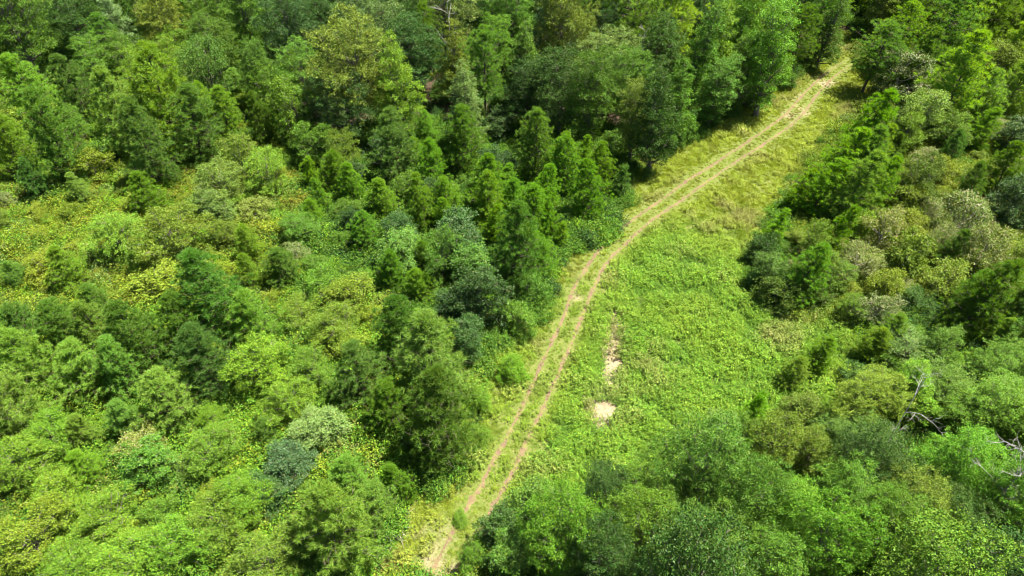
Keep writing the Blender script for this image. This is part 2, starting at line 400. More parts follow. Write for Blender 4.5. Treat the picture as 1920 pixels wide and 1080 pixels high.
# ---------------------------------------------------------------- the lie of the land
def ground_z(x, y):
    return 0.28*math.sin(x*0.11+0.6)*math.cos(y*0.09) + 0.10*noise.noise(Vector((x*0.25, y*0.25, 3)))
def gz_np(X, Y):
    return np.array([ground_z(a, b) for a, b in zip(X.ravel(), Y.ravel())]).reshape(X.shape)

def smooth_path(px_pts, step=0.25):
    P = np.array([at(a, b)[:2] for a, b in px_pts])
    for _ in range(2):      # Chaikin
        Q = [P[0]]
        for i in range(len(P)-1): Q += [0.75*P[i]+0.25*P[i+1], 0.25*P[i]+0.75*P[i+1]]
        Q.append(P[-1]); P = np.array(Q)
    t = np.concatenate([[0], np.cumsum(np.hypot(*np.diff(P, axis=0).T))]); n = np.arange(0, t[-1], step)
    return np.stack([np.interp(n, t, P[:, i]) for i in (0, 1)], 1)
LEFT_RUT = [(790, 1110), (810, 1073), (823, 1045), (843, 1007), (863, 970), (880, 945), (903, 907), (928, 858), (955, 810), (978, 763), (1000, 717),
            (1023, 660), (1037, 633), (1053, 603), (1062, 578), (1070, 552), (1083, 523), (1097, 503), (1113, 480), (1135, 453), (1160, 432),
            (1182, 417), (1207, 398), (1235, 380), (1280, 346), (1343, 305), (1412, 258), (1480, 208), (1503, 178), (1537, 145), (1560, 129), (1590, 112)]
RIGHT_RUT = [(835, 1110), (853, 1075), (873, 1045), (905, 985), (925, 947), (942, 920), (962, 883), (972, 860), (995, 808), (1017, 767), (1033, 725),
             (1045, 700), (1055, 678), (1077, 630), (1088, 595), (1100, 570), (1108, 548), (1118, 527), (1130, 500), (1150, 477), (1183, 447),
             (1218, 415), (1260, 388), (1285, 372), (1320, 345), (1373, 308), (1430, 270), (1477, 237), (1498, 220), (1513, 203), (1527, 182), (1548, 157),
             (1575, 135), (1600, 118)]
RUTS = [smooth_path(LEFT_RUT), smooth_path(RIGHT_RUT)]
CLEAR_PX = [(640, 1130), (690, 1040), (718, 985), (740, 945), (800, 915), (858, 870), (880, 800), (884, 740), (905, 680), (950, 620), (1010, 590),
            (1022, 520), (1045, 470), (1120, 440), (1165, 385), (1182, 320), (1225, 300), (1290, 262), (1340, 222), (1440, 185), (1500, 130), (1560, 95),
            (1590, 62), (1612, 80), (1612, 120), (1650, 150), (1640, 190), (1590, 240), (1530, 285), (1485, 350), (1465, 400), (1415, 440), (1400, 490), (1425, 560),
            (1500, 600), (1600, 600), (1640, 650), (1600, 730), (1560, 800), (1500, 850), (1400, 900), (1250, 960), (1100, 1000), (960, 1010), (930, 1060), (900, 1130)]
CLEAR = np.array([at(a, b)[:2] for a, b in CLEAR_PX])
def inside(P, poly=CLEAR):
    P = np.atleast_2d(P); x, y = P[:, 0], P[:, 1]; r = np.zeros(len(P), bool)
    j = len(poly)-1
    for i in range(len(poly)):
        xi, yi = poly[i]; xj, yj = poly[j]
        if yi != yj:
            c = ((yi > y) != (yj > y)) & (x < (xj-xi)*(y-yi)/(yj-yi)+xi)
            r ^= c
        j = i
    return r
def edge_dist(P, poly=CLEAR):
    P = np.atleast_2d(P); best = np.full(len(P), 1e9)
    for i in range(len(poly)):
        a, b = poly[i], poly[(i+1) % len(poly)]
        t = np.clip(((P-a)@(b-a))/max((b-a)@(b-a), 1e-9), 0, 1)
        best = np.minimum(best, np.linalg.norm(P-(a+t[:, None]*(b-a)), axis=1))
    return best
def rut_dist(P):
    out = np.full(len(P), 1e9)
    for r in RUTS:
        for i in range(0, len(r), 2):
            out = np.minimum(out, np.hypot(P[:, 0]-r[i, 0], P[:, 1]-r[i, 1]))
    return out
# bare sandy patches: (px, py, rx, ry in metres, strength)
BARE = [(1153, 600, 0.55, 1.4, 1.7), (1153, 640, 0.7, 1.6, 2.2), (1150, 670, 0.9, 1.6, 2.3), (1142, 700, 0.8, 1.5, 1.9), (1132, 735, 0.9, 1.2, 1.0), (1128, 720, 1.2, 1.0, 0.6), (1130, 768, 1.3, 1.5, 2.2), (1105, 745, 1.2, 0.8, 0.5),
        (1155, 540, 0.8, 1.0, 0.7), (1080, 560, 0.6, 1.0, 0.7), (1505, 205, 1.1, 1.6, 0.6), (1480, 185, 1.4, 1.0, 0.4), (1460, 150, 2.0, 1.6, 0.35), (1550, 155, 1.4, 1.0, 0.8), (1495, 175, 0.9, 1.2, 0.5), (1480, 215, 1.0, 1.6, 0.6),
        (815, 1055, 0.9, 1.6, 0.62), (835, 1000, 1.0, 1.2, 0.4), (850, 1075, 0.7, 1.0, 0.6), (780, 1000, 1.2, 0.8, 0.4), (725, 1030, 0.9, 1.4, 0.4), (1080, 900, 1.3, 0.8, 0.4),
        (760, 960, 1.0, 0.9, 0.4), (1345, 455, 1.6, 2.6, 0.12), (1500, 580, 2.0, 1.0, 0.5), (1400, 445, 1.5, 3, 0.12), (1760, 8, 3, 3, 0.8)]
BAREW = [(*at(a, b)[:2], rx, ry, s) for a, b, rx, ry, s in BARE]
def bare(P):
    v = np.zeros(len(P))
    for x, y, rx, ry, s in BAREW:
        d2 = ((P[:, 0]-x)/rx)**2 + ((P[:, 1]-y)/ry)**2
        v = np.maximum(v, s*np.exp(-d2*0.8))
    return v

# ground: one sheet out past the horizon, finer where the clearing is
def ground_mesh():
    gx = np.concatenate([np.array([-2500, -900, -300, -150]), np.arange(-100, -20, 2.0), np.arange(-20, 50, 0.3), np.arange(50, 101, 2.0), np.array([150, 300, 900, 2500])])
    gy = np.concatenate([np.array([-2500, -900, -300, -60, -10]), np.arange(0, 15, 2.5), np.arange(15, 108, 0.3), np.arange(108, 150, 2.0), np.array([180, 300, 900, 2500])])
    X, Y = np.meshgrid(gx, gy); n, m = X.shape
    far = (np.hypot(X, Y-50) > 120)
    Z = np.where(far, 0.0, gz_np(np.clip(X, -150, 150), np.clip(Y, -100, 200)))
    P = np.stack([X.ravel(), Y.ravel()], 1)
    near = (P[:, 0] > -20) & (P[:, 0] < 50) & (P[:, 1] > 14) & (P[:, 1] < 110)
    rd = np.full(len(P), 9.0); rd[near] = rut_dist(P[near])
    Zr = Z.ravel()
    V = np.stack([P[:, 0], P[:, 1], Zr], 1)
    i = np.arange(n-1)[:, None]*m; j = np.arange(m-1)[None, :]
    Fa = np.stack([i+j, i+j+1, i+m+j+1, i+m+j], -1).reshape(-1, 4)
    me = mesh_np('ground', V, Fa, 4, ground_mat(), True)
    ba = me.attributes.new('bare', 'FLOAT', 'POINT'); ba.data.foreach_set('value', bare(P).astype(np.float32))
    ins = np.zeros(len(P)); ins[near] = np.where(inside(P[near]), 1.0, 0.0)
    ed = np.zeros(len(P)); ed[near] = edge_dist(P[near])
    cl = np.clip(0.5 + np.where(ins > 0.5, ed, -ed)*0.5, 0, 1); cl[~near] = 0
    ca = me.attributes.new('clearing', 'FLOAT', 'POINT'); ca.data.foreach_set('value', cl.astype(np.float32))
    return me
def ground_mat():
    m, t, N, Lk = new_mat('soil_and_litter')
    tc = N.new('ShaderNodeTexCoord')
    def nz(scale, detail=5, rough=0.6):
        n = N.new('ShaderNodeTexNoise'); n.inputs['Scale'].default_value = scale
        n.inputs['Detail'].default_value = detail; n.inputs['Roughness'].default_value = rough
        Lk.new(tc.outputs['Object'], n.inputs['Vector']); return n.outputs['Fac']
    def ramp(inp, stops):
        c = N.new('ShaderNodeValToRGB'); e = c.color_ramp.elements
        while len(e) < len(stops): e.new(0.5)
        for k, (p, col) in enumerate(stops): e[k].position = p; e[k].color = (*col, 1)
        Lk.new(inp, c.inputs[0]); return c.outputs[0]
    def mixc(f, a, b):
        x = N.new('ShaderNodeMix'); x.data_type = 'RGBA'
        Lk.new(f, x.inputs['Factor']); Lk.new(a, x.inputs['A']); Lk.new(b, x.inputs['B']); return x.outputs['Result']
    fine = nz(7, 8, 0.7); mid = nz(1.3)
    litter = ramp(fine, [(0.3, (0.018, 0.013, 0.008)), (0.55, (0.045, 0.032, 0.020)), (0.75, (0.09, 0.065, 0.042))])
    turf = ramp(fine, [(0.28, (0.035, 0.055, 0.010)), (0.5, (0.080, 0.105, 0.020)), (0.62, (0.12, 0.115, 0.040)), (0.78, (0.17, 0.135, 0.075))])
    sand = ramp(fine, [(0.3, (0.10, 0.075, 0.05)), (0.55, (0.20, 0.165, 0.10)), (0.75, (0.33, 0.285, 0.19))])
    a = N.new('ShaderNodeAttribute'); a.attribute_name = 'clearing'
    b = N.new('ShaderNodeAttribute'); b.attribute_name = 'bare'
    c1 = mixc(a.outputs['Fac'], litter, turf)
    ad = N.new('ShaderNodeMath'); ad.operation = 'ADD'; Lk.new(b.outputs['Fac'], ad.inputs[0]); Lk.new(mid, ad.inputs[1])
    rg = N.new('ShaderNodeMapRange'); Lk.new(ad.outputs[0], rg.inputs['Value']); rg.inputs['From Min'].default_value = 0.72; rg.inputs['From Max'].default_value = 1.3
    c2 = mixc(rg.outputs[0], c1, sand)
    pr = N.new('ShaderNodeBsdfPrincipled'); Lk.new(c2, pr.inputs['Base Color']); pr.inputs['Roughness'].default_value = 0.95
    pr.inputs['Specular IOR Level'].default_value = 0.1
    bp = N.new('ShaderNodeBump'); bp.inputs['Strength'].default_value = 0.8; bp.inputs['Distance'].default_value = 0.06
    Lk.new(fine, bp.inputs['Height']); Lk.new(bp.outputs[0], pr.inputs['Normal'])
    out = N.new('ShaderNodeOutputMaterial'); Lk.new(pr.outputs[0], out.inputs['Surface'])
    return m
g_ob = link(bpy.data.objects.new('ground', ground_mesh())); g_ob['kind'] = 'structure'

def rut_mat():
    m, t, N, Lk = new_mat('worn_dirt')
    tc = N.new('ShaderNodeTexCoord')
    n1 = N.new('ShaderNodeTexNoise'); n1.inputs['Scale'].default_value = 9; n1.inputs['Detail'].default_value = 8; n1.inputs['Roughness'].default_value = 0.7
    n2 = N.new('ShaderNodeTexNoise'); n2.inputs['Scale'].default_value = 0.6; n2.inputs['Detail'].default_value = 3
    Lk.new(tc.outputs['Object'], n1.inputs['Vector']); Lk.new(tc.outputs['Object'], n2.inputs['Vector'])
    c = N.new('ShaderNodeValToRGB'); e = c.color_ramp.elements
    e[0].position = 0.3; e[0].color = (0.045, 0.030, 0.017, 1); e[1].position = 0.72; e[1].color = (0.165, 0.118, 0.074, 1)
    x = e.new(0.5); x.color = (0.100, 0.069, 0.043, 1)
    Lk.new(n1.outputs['Fac'], c.inputs[0])
    mx = N.new('ShaderNodeMix'); mx.data_type = 'RGBA'; mx.inputs['B'].default_value = (0.155, 0.105, 0.062, 1)
    mr = N.new('ShaderNodeMapRange'); mr.inputs['From Min'].default_value = 0.45; mr.inputs['From Max'].default_value = 0.7; mr.inputs['To Max'].default_value = 0.55
    Lk.new(n2.outputs['Fac'], mr.inputs['Value']); Lk.new(mr.outputs[0], mx.inputs['Factor']); Lk.new(c.outputs[0], mx.inputs['A'])
    n3 = N.new('ShaderNodeTexNoise'); n3.inputs['Scale'].default_value = 2.6; n3.inputs['Detail'].default_value = 6; n3.inputs['Roughness'].default_value = 0.75
    Lk.new(tc.outputs['Object'], n3.inputs['Vector'])
    m3 = N.new('ShaderNodeMapRange'); m3.inputs['From Min'].default_value = 0.50; m3.inputs['From Max'].default_value = 0.58; m3.inputs['To Max'].default_value = 0.7
    Lk.new(n3.outputs['Fac'], m3.inputs['Value'])
    mg = N.new('ShaderNodeMix'); mg.data_type = 'RGBA'; mg.inputs['B'].default_value = (0.12, 0.135, 0.03, 1)
    Lk.new(m3.outputs[0], mg.inputs['Factor']); Lk.new(mx.outputs['Result'], mg.inputs['A'])
    pr = N.new('ShaderNodeBsdfPrincipled'); pr.inputs['Roughness'].default_value = 0.95; pr.inputs['Specular IOR Level'].default_value = 0.1
    Lk.new(mg.outputs['Result'], pr.inputs['Base Color'])
    bp = N.new('ShaderNodeBump'); bp.inputs['Strength'].default_value = 0.7; bp.inputs['Distance'].default_value = 0.04
    Lk.new(n1.outputs['Fac'], bp.inputs['Height']); Lk.new(bp.outputs[0], pr.inputs['Normal'])
    out = N.new('ShaderNodeOutputMaterial'); Lk.new(pr.outputs[0], out.inputs['Surface'])
    return m
M_RUT = rut_mat(); g_r = np.random.default_rng(77)
for k, P in enumerate(RUTS):       # the two wheel ruts, ragged edges, laid into the ground
    t = np.gradient(P, axis=0); t = unit(t); nr = np.stack([t[:, 1], -t[:, 0]], 1)
    V, Fa = [], []
    cross = np.linspace(-1, 1, 7)
    for i, p in enumerate(P):
        wl = 0.145 + 0.05*g_r.normal() + 0.12*noise.noise(Vector((i*0.13, k*9.0, 0))) + 0.12*noise.noise(Vector((i*0.77, k*9.0, 5)))
        wr = 0.145 + 0.05*g_r.normal() + 0.12*noise.noise(Vector((i*0.13, k*9.0, 40))) + 0.12*noise.noise(Vector((i*0.77, k*9.0, 45)))
        fade = min(1, (len(P)-i)/30)
        for c in cross:
            w_ = max(0.03, (wl if c < 0 else wr))*fade*abs(c)*(1 if c > 0 else -1)
            x, y = p + nr[i]*w_
            V.append((x, y, ground_z(x, y) + 0.014 - 0.006*abs(c)))
    m = len(cross)
    for i in range(len(P)-1):
        for j in range(m-1): Fa.append((i*m+j, i*m+j+1, (i+1)*m+j+1, (i+1)*m+j))
    o = link(bpy.data.objects.new('wheel_rut', mesh_np('wheel_rut', V, Fa, 4, M_RUT, True))); o['kind'] = 'structure'

# ---------------------------------------------------------------- hand placed plants (crown middle and width as seen)
exec_list = []
def rows(txt):
    for ln in txt.strip().splitlines():
        ln = ln.split('#')[0].strip()
        if not ln: continue
        f = ln.split()
        key, px, py, w, tint = f[0], float(f[1]), float(f[2]), float(f[3]), f[4]
        hs = float(f[5]) if len(f) > 5 else 1.0
        ln_ = (float(f[6]), float(f[7])) if len(f) > 7 else None
        place(key, px, py, w, tint, hs=hs, lean=ln_)
rows("""
oak 20 30 120 mid
oak 120 10 95 dark
young 108 20 50 bright
gum 215 45 52 silver
young 322 42 36 silver
oak 290 18 90 olive
oak 395 65 85 mid
gum 455 45 80 mid
oak 540 55 95 blue
oak 600 30 80 dark
oak 470 140 70 mid
oak 655 120 135 olive
oak 705 55 120 grey
gum 745 170 85 lime
oak 635 190 100 blue
oak 775 90 95 blue
oak 830 15 100 grey
gum 850 120 70 olive
gum 872 190 85 grey
oak 925 85 75 bright
oak 905 30 70 dark
oak 960 25 95 mid
oak 1065 65 110 olive
oak 1130 120 110 grey
oak 1050 165 110 dark
gum 1105 200 80 mid
oak 985 175 80 dark
tallpine 1190 25 120 lpine
tallpine 1265 30 110 lpine
oak 1230 90 100 dark
oak 1195 170 90 mid
gum 1285 110 90 mid
gum 1345 80 90 lime 1.0
gum 1395 85 80 bright
gum 1448 100 95 bright 1.1
oak 1330 45 90 blue
oak 1420 25 80 dark
gum 1275 195 80 mid
gum 1340 160 75 mid
gum 1228 235 90 dark
gum 1190 235 70 olive
gum 1395 145 60 mid
tallpine 1510 55 80 pine
gum 1550 60 62 mid
tallpine 1545 5 90 pine
oak 1480 10 70 dark
gum 1655 5 60 olive
tallpine 1650 80 105 pine 0.8 4 0
tallpine 1705 60 85 lpine 0.85
tallpine 1770 70 95 pine 0.8
pine 1810 60 90 lpine
pine 1855 40 80 pine
pine 1730 125 80 pine
young 1865 110 70 olive
pine 1795 165 105 lpine
wispy 1690 140 95 grey
wispy 1745 200 60 olive
young 1690 250 60 lime
young 1725 215 85 lpine
pine 1602 250 80 vpine 1.1 14 0
pine 1562 300 90 vpine 1.1 16 0
pine 1530 352 90 vpine 1.0 16 0
pine 1590 310 80 lpine 1.0 14 0
pine 1625 290 60 lpine 1.1 14 0
pine 1650 320 55 pine 1.0 16 0
pine 1575 370 90 lpine 1.0 14 0
pine 1620 365 75 vpine 1.0 14 0
sapling 1445 425 46 vpine 1.1 18 4
sapling 1490 360 50 vpine 1.2 16 4
bush 1425 470 65 dark
pine 1500 520 95 vpine 0.9 10 0
bush 1480 560 70 dark
bush 1450 555 80 dark
holly 1440 510 60 mid
sapling 1555 440 50 vpine 1.2 16 0
young 1530 460 60 mid
young 1560 515 70 mid
bush 1535 560 60 dark
bush 1610 430 75 lime
wispy 1610 490 80 olive
bush 1690 370 90 olive
wispy 1650 440 80 yellow
bush 1720 430 75 yellow
young 1720 340 75 dark
bush 1770 330 75 yellow
wispy 1800 420 105 grey
wispy 1840 480 95 olive
wispy 1770 460 70 olive
bush 1700 490 95 olive
bush 1660 540 75 yellow
bush 1760 530 95 olive
holly 1900 250 60 blue
pine 1830 240 65 vpine 1.0 14 0
pine 1880 330 75 mid
holly 1900 390 80 dark
young 1600 575 50 bright
wispy 1645 585 75 grey
pine 1815 580 110 pine 0.9 12 0
pine 1885 590 90 pine 0.9 12 0
pine 1655 630 67 lpine 0.9 11 2
pine 1630 655 62 lpine 0.9 9 2
bush 1435 172 42 mid
bush 1405 182 40 dark
bush 1368 200 42 mid
bush 1330 222 44 dark
bush 1296 243 44 mid
bush 1262 262 46 dark
bush 1478 148 38 mid
bush 1515 118 36 mid
pine 1482 702 62 lpine 0.85 8 2
pine 1532 668 62 vpine 0.9 9 2
pine 1770 690 52 lpine 0.9 10 2
pine 1865 640 58 lpine 0.9 9 2
bush 1610 715 70 blue
young 1700 660 100 grey 0.6
bush 1660 690 70 mid
young 1770 660 80 mid
oak 1760 720 120 mid 0.6
oak 1850 760 130 bright 0.6
oak 1870 680 95 mid 0.6
gum 1700 740 100 lime 0.6
oak 1640 760 120 olive 0.6
oak 1600 800 110 mid 0.6
bush 1500 770 75 grey
sapling 1415 770 50 vpine
young 1345 810 80 grey
young 1460 830 100 olive
young 1400 830 80 mid
young 1530 840 90 olive
oak 1310 880 156 mid
oak 1210 910 119 mid
oak 1130 930 110 dark
oak 1400 930 138 mid
oak 1330 1000 156 mid
oak 1230 1010 138 mid
oak 1480 960 119 bright
oak 1550 1020 138 bright
oak 1590 930 128 mid
oak 1640 860 119 dark
oak 1700 1010 138 mid
oak 1700 930 110 olive
oak 1800 970 128 dark
oak 1800 850 119 bright
oak 1870 960 119 bright
oak 1890 1040 110 dark
young 1890 800 80 lime
oak 1060 1010 138 bright
oak 1120 1060 128 dark
holly 1000 950 95 mid
holly 940 985 90 dark
young 1040 945 60 grey
young 895 1040 55 bright
holly 960 1050 90 mid
oak 1440 1060 128 mid
""")
rows("""
pine 805 690 170 lpine 1.05
pine 680 720 105 pine
pine 745 640 105 pine
pine 815 800 150 pine 1.05
pine 740 760 110 pine
pine 800 620 90 lpine
holly 875 640 70 blue 1.3
holly 850 580 70 dark
pine 745 905 70 vpine
sapling 770 925 30 vpine 1.2
pine 620 990 165 lpine
pine 690 950 100 lpine
pine 660 900 90 lpine
pine 405 570 130 pine 1.05
pine 470 610 110 lpine
pine 340 610 100 pine
pine 270 650 120 pine
pine 380 690 120 pine
pine 120 610 100 pine
pine 45 600 85 pine
pine 195 620 90 lpine
pine 60 690 110 lpine
pine 150 700 110 lpine
pine 230 710 100 lpine
pine 310 760 120 lpine
pine 25 770 140 lpine
pine 240 790 75 lpine
pine 145 820 70 lpine
pine 165 880 75 lpine
pine 500 810 60 pine
pine 180 570 70 pine
pine 125 510 75 lpine
pine 530 500 75 pine
pine 275 370 75 vpine
pine 110 280 105 pine
pine 240 230 110 lpine
pine 310 210 120 lpine
pine 360 250 100 pine
pine 60 170 100 lpine
pine 150 180 80 pine
pine 20 260 70 lpine
pine 280 290 100 pine
pine 420 220 70 lpine
pine 490 230 60 mid
pine 65 350 60 pine
sapling 575 320 40 vpine 1.2
sapling 600 370 45 vpine 1.1
pine 745 290 90 pine 1.0
pine 870 260 90 pine 1.0
pine 1005 280 85 pine 1.05
pine 1060 310 80 vpine
pine 1110 360 75 vpine 1.1
pine 1000 390 85 vpine
pine 960 370 60 vpine
pine 920 350 75 vpine
pine 715 370 70 vpine
pine 660 350 60 vpine
pine 840 380 70 vpine
sapling 1040 420 40 vpine 1.2
sapling 1005 430 40 vpine 1.2
sapling 1165 340 40 pine 1.2
sapling 1055 440 32 vpine 1.2
sapling 820 300 40 vpine 1.2
pine 965 480 105 pine 1.0
pine 1010 470 70 vpine
holly 860 450 100 dark
holly 880 500 90 mid
holly 900 560 90 dark
bush 990 540 70 mid
bush 970 600 75 mid
holly 750 480 80 mid
pine 680 440 70 vpine
pine 730 520 60 vpine
young 770 350 60 mid
young 560 430 70 mid
young 405 390 70 grey
bush 395 410 50 rust
young 210 440 100 lime
young 320 460 110 olive
bush 150 465 60 yellow
bush 120 480 50 yellow
bush 75 440 50 yellow
bush 250 390 60 yellow
young 485 700 110 lime
young 420 350 90 grey
young 640 290 60 olive
young 620 620 90 olive
bush 90 500 80 yellow
bush 300 530 120 yellow
bush 660 560 110 yellow
bush 640 650 100 yellow
bush 600 540 80 lime
bush 420 520 80 yellow
bush 560 600 80 olive
bush 700 600 60 yellow
holly 545 870 90 blue
holly 590 810 90 grey
holly 290 880 100 mid
wispy 260 860 100 rust
bush 340 890 90 grey
young 420 980 120 olive
young 470 940 100 lime
holly 500 930 80 dark
young 120 940 100 lime
young 200 980 110 lime
young 60 1030 120 yellow
young 240 1050 120 lime
young 340 1030 110 bright
young 140 1060 100 lime
young 500 1050 110 olive
young 30 880 110 lime
young 90 820 90 bright
young 400 850 90 mid
young 540 760 90 lime
young 580 700 80 mid
bush 900 750 50 lime
bush 850 780 60 lime
bush 890 820 60 lime
bush 960 690 60 bright
bush 890 640 50 olive
bush 690 1040 60 lime
sapling 875 755 26 vpine 1.3
bush 865 970 34 lime
bush 1215 325 28 mid
young 500 320 80 lime
young 450 300 70 olive
young 360 130 70 mid
young 270 150 75 lime
young 240 110 60 mid
young 180 110 70 mid
young 560 210 90 lime
young 500 180 70 mid
young 390 140 90 blue
young 590 260 70 mid
bush 180 320 80 yellow
bush 80 230 90 yellow
bush 440 390 70 lime
bush 480 400 80 rust
""")

# ---------------------------------------------------------------- the rest of the woods
cand_rng = random.Random(21)
fill = 0
for _ in range(26000):
    y = cand_rng.uniform(14, 124); hw = (y*CS + CAM_H*SN)*0.75 + 7
    x = cand_rng.uniform(-hw, hw)
    px, py = proj(x, y, 1.5)
    if py < 130: px, py2 = proj(x, y, 5); py = py2
    z = zone_of(px, py)
    if z is None: continue
    tot = sum(q[2] for q in z); r = cand_rng.uniform(0, tot)
    for q in z:
        r -= q[2]
        if r <= 0: break
    w = cand_rng.uniform(q[3], q[4])*(0.85 if px < 760 and py > 250 and 'pine' not in q[0] else 1); rad = w/2
    P = np.array([[x, y]])
    ins = inside(P)[0]; ed = edge_dist(P)[0]
    if ins or ed < rad*0.85: continue
    ok = True
    for ox, oy, orad, oh in OCC:
        d = math.hypot(x-ox, y-oy)
        if d < (0.86 if q[0] in ('oak', 'gum', 'tallpine') and py < 300 else 0.82 if px < 760 and py > 130 else 0.70)*(rad+orad): ok = False; break
    if not ok: continue
    nk = sum(1 for t_ in THINGS if t_['kind'] == PROTO[q[0]][0]['kind'])
    if nk >= 296: continue
    place(q[0], 0, 0, 0, q[1], xy=(x, y), w=w, hs=cand_rng.uniform(0.8, 1.15)*(0.85 if q[0] in ('bush', 'wispy') else 0.72 if q[0] == 'young' and px < 760 and py > 250 else 1)); fill += 1
print('placed', len(THINGS), 'fill', fill)

# ---------------------------------------------------------------- dead wood
def dead_branching(g, base, d, ln, r, depth_, out, parent_first=None):
    n = 5; pts = [np.array(base, float)]; dd = np.array(d, float)
    for i in range(n):
        dd = unit(dd + g.normal(size=3)*0.16); pts.append(pts[-1] + dd*ln/n)
    out.append((np.array(pts), np.linspace(r, r*0.35, n+1)))
    if depth_ > 0:
        for k in range(g.integers(3, 6)):
            i = g.integers(1, n+1); nd = unit(dd + rnd_dirs(1, g)[0]*0.95 + np.array([0, 0, 0.15]))
            dead_branching(g, pts[i], nd, ln*g.uniform(0.4, 0.62), r*0.5, depth_-1, out)
def dead_tree(px, py, h, label, seed, z0=0.0, n_limbs=6, spread=1.0, r0=0.09, group=None):
    g = np.random.default_rng(seed); p = at(px, py, h*0.7)
    root = link(bpy.data.objects.new('dead_tree', None)); root.location = (p[0], p[1], ground_z(p[0], p[1])-0.05)
    root['label'] = label; root['category'] = 'dead tree'
    zz = np.linspace(0, 1, 8); tp = np.stack([g.normal()*0.3*zz**2, g.normal()*0.3*zz**2, zz*h], 1)
    tv, tf = tubes([(tp, r0*(1-zz*0.8))], 7)
    link(bpy.data.objects.new('trunk', mesh_np('dead_trunk', tv, tf, 4, M_DEAD, True)), root)
    for k in range(n_limbs):
        t = 0.45 + 0.55*k/max(1, n_limbs-1); s = np.array([np.interp(t, zz, tp[:, i]) for i in range(3)])
        a = k*2.4 + g.uniform(0, 0.8); out = []
        d = unit(np.array([math.cos(a)*spread, math.sin(a)*spread, 0.55]))
        dead_branching(g, s, d, h*g.uniform(0.18, 0.30)*spread, r0*0.5, 2, out)
        bv, bf = tubes(out, 4)
        link(bpy.data.objects.new('branch', mesh_np('dead_branch', bv, bf, 4, M_DEAD, True)), root)
dead_tree(1912, 885, 9.5, 'bleached white dead tree with bare spreading branches at the right edge', 5, n_limbs=9, spread=0.72, r0=0.08)
dead_tree(1693, 785, 10.5, 'thin pale dead tree poking out of green crowns in the lower right', 6, n_limbs=5, spread=0.5, r0=0.06)
dead_tree(845, 60, 11.5, 'dead tree with bare grey limbs in a gap of the far woods', 9, n_limbs=6, spread=0.6)
dead_tree(1203, 105, 9.0, 'small bare white snag in the dark gap of the far woods', 11, n_limbs=5, spread=0.5)

def brush_pile(px, py, rad, label, seed, n=90, up=0.5, h=0.5):
    g = np.random.default_rng(seed); p = at(px, py, 0.2); out = []
    for i in range(n):
        a = g.uniform(0, 6.28); r = rad*math.sqrt(g.uniform()); b = np.array([r*math.cos(a), r*math.sin(a)*0.6, g.uniform(0.02, h*0.4)])
        d = unit(np.array([g.normal(), g.normal(), abs(g.normal())*up])); ln = g.uniform(0.4, 1.2)
        m_ = b + d*ln*0.5 + g.normal(size=3)*0.05
        m_[2] = max(m_[2], 0.02)
        out.append((np.array([b, m_, b+d*ln]), [0.018, 0.012, 0.005]))
    v, f = tubes(out, 4)
    o = link(bpy.data.objects.new('brush_pile', mesh_np('brush_pile', v, f, 4, M_TWIG, True)))
    o.location = (p[0], p[1], ground_z(p[0], p[1])); o['label'] = label; o['category'] = 'brush pile'; o.rotation_euler.z = 0.8
brush_pile(718, 1000, 1.7, 'grey dry fallen branches lying on the left verge near the bottom', 3, n=150)
brush_pile(1040, 950, 1.2, 'pale grey leafless brush beside the dark shrub right of the track', 4, n=160, up=2.2, h=0.9)

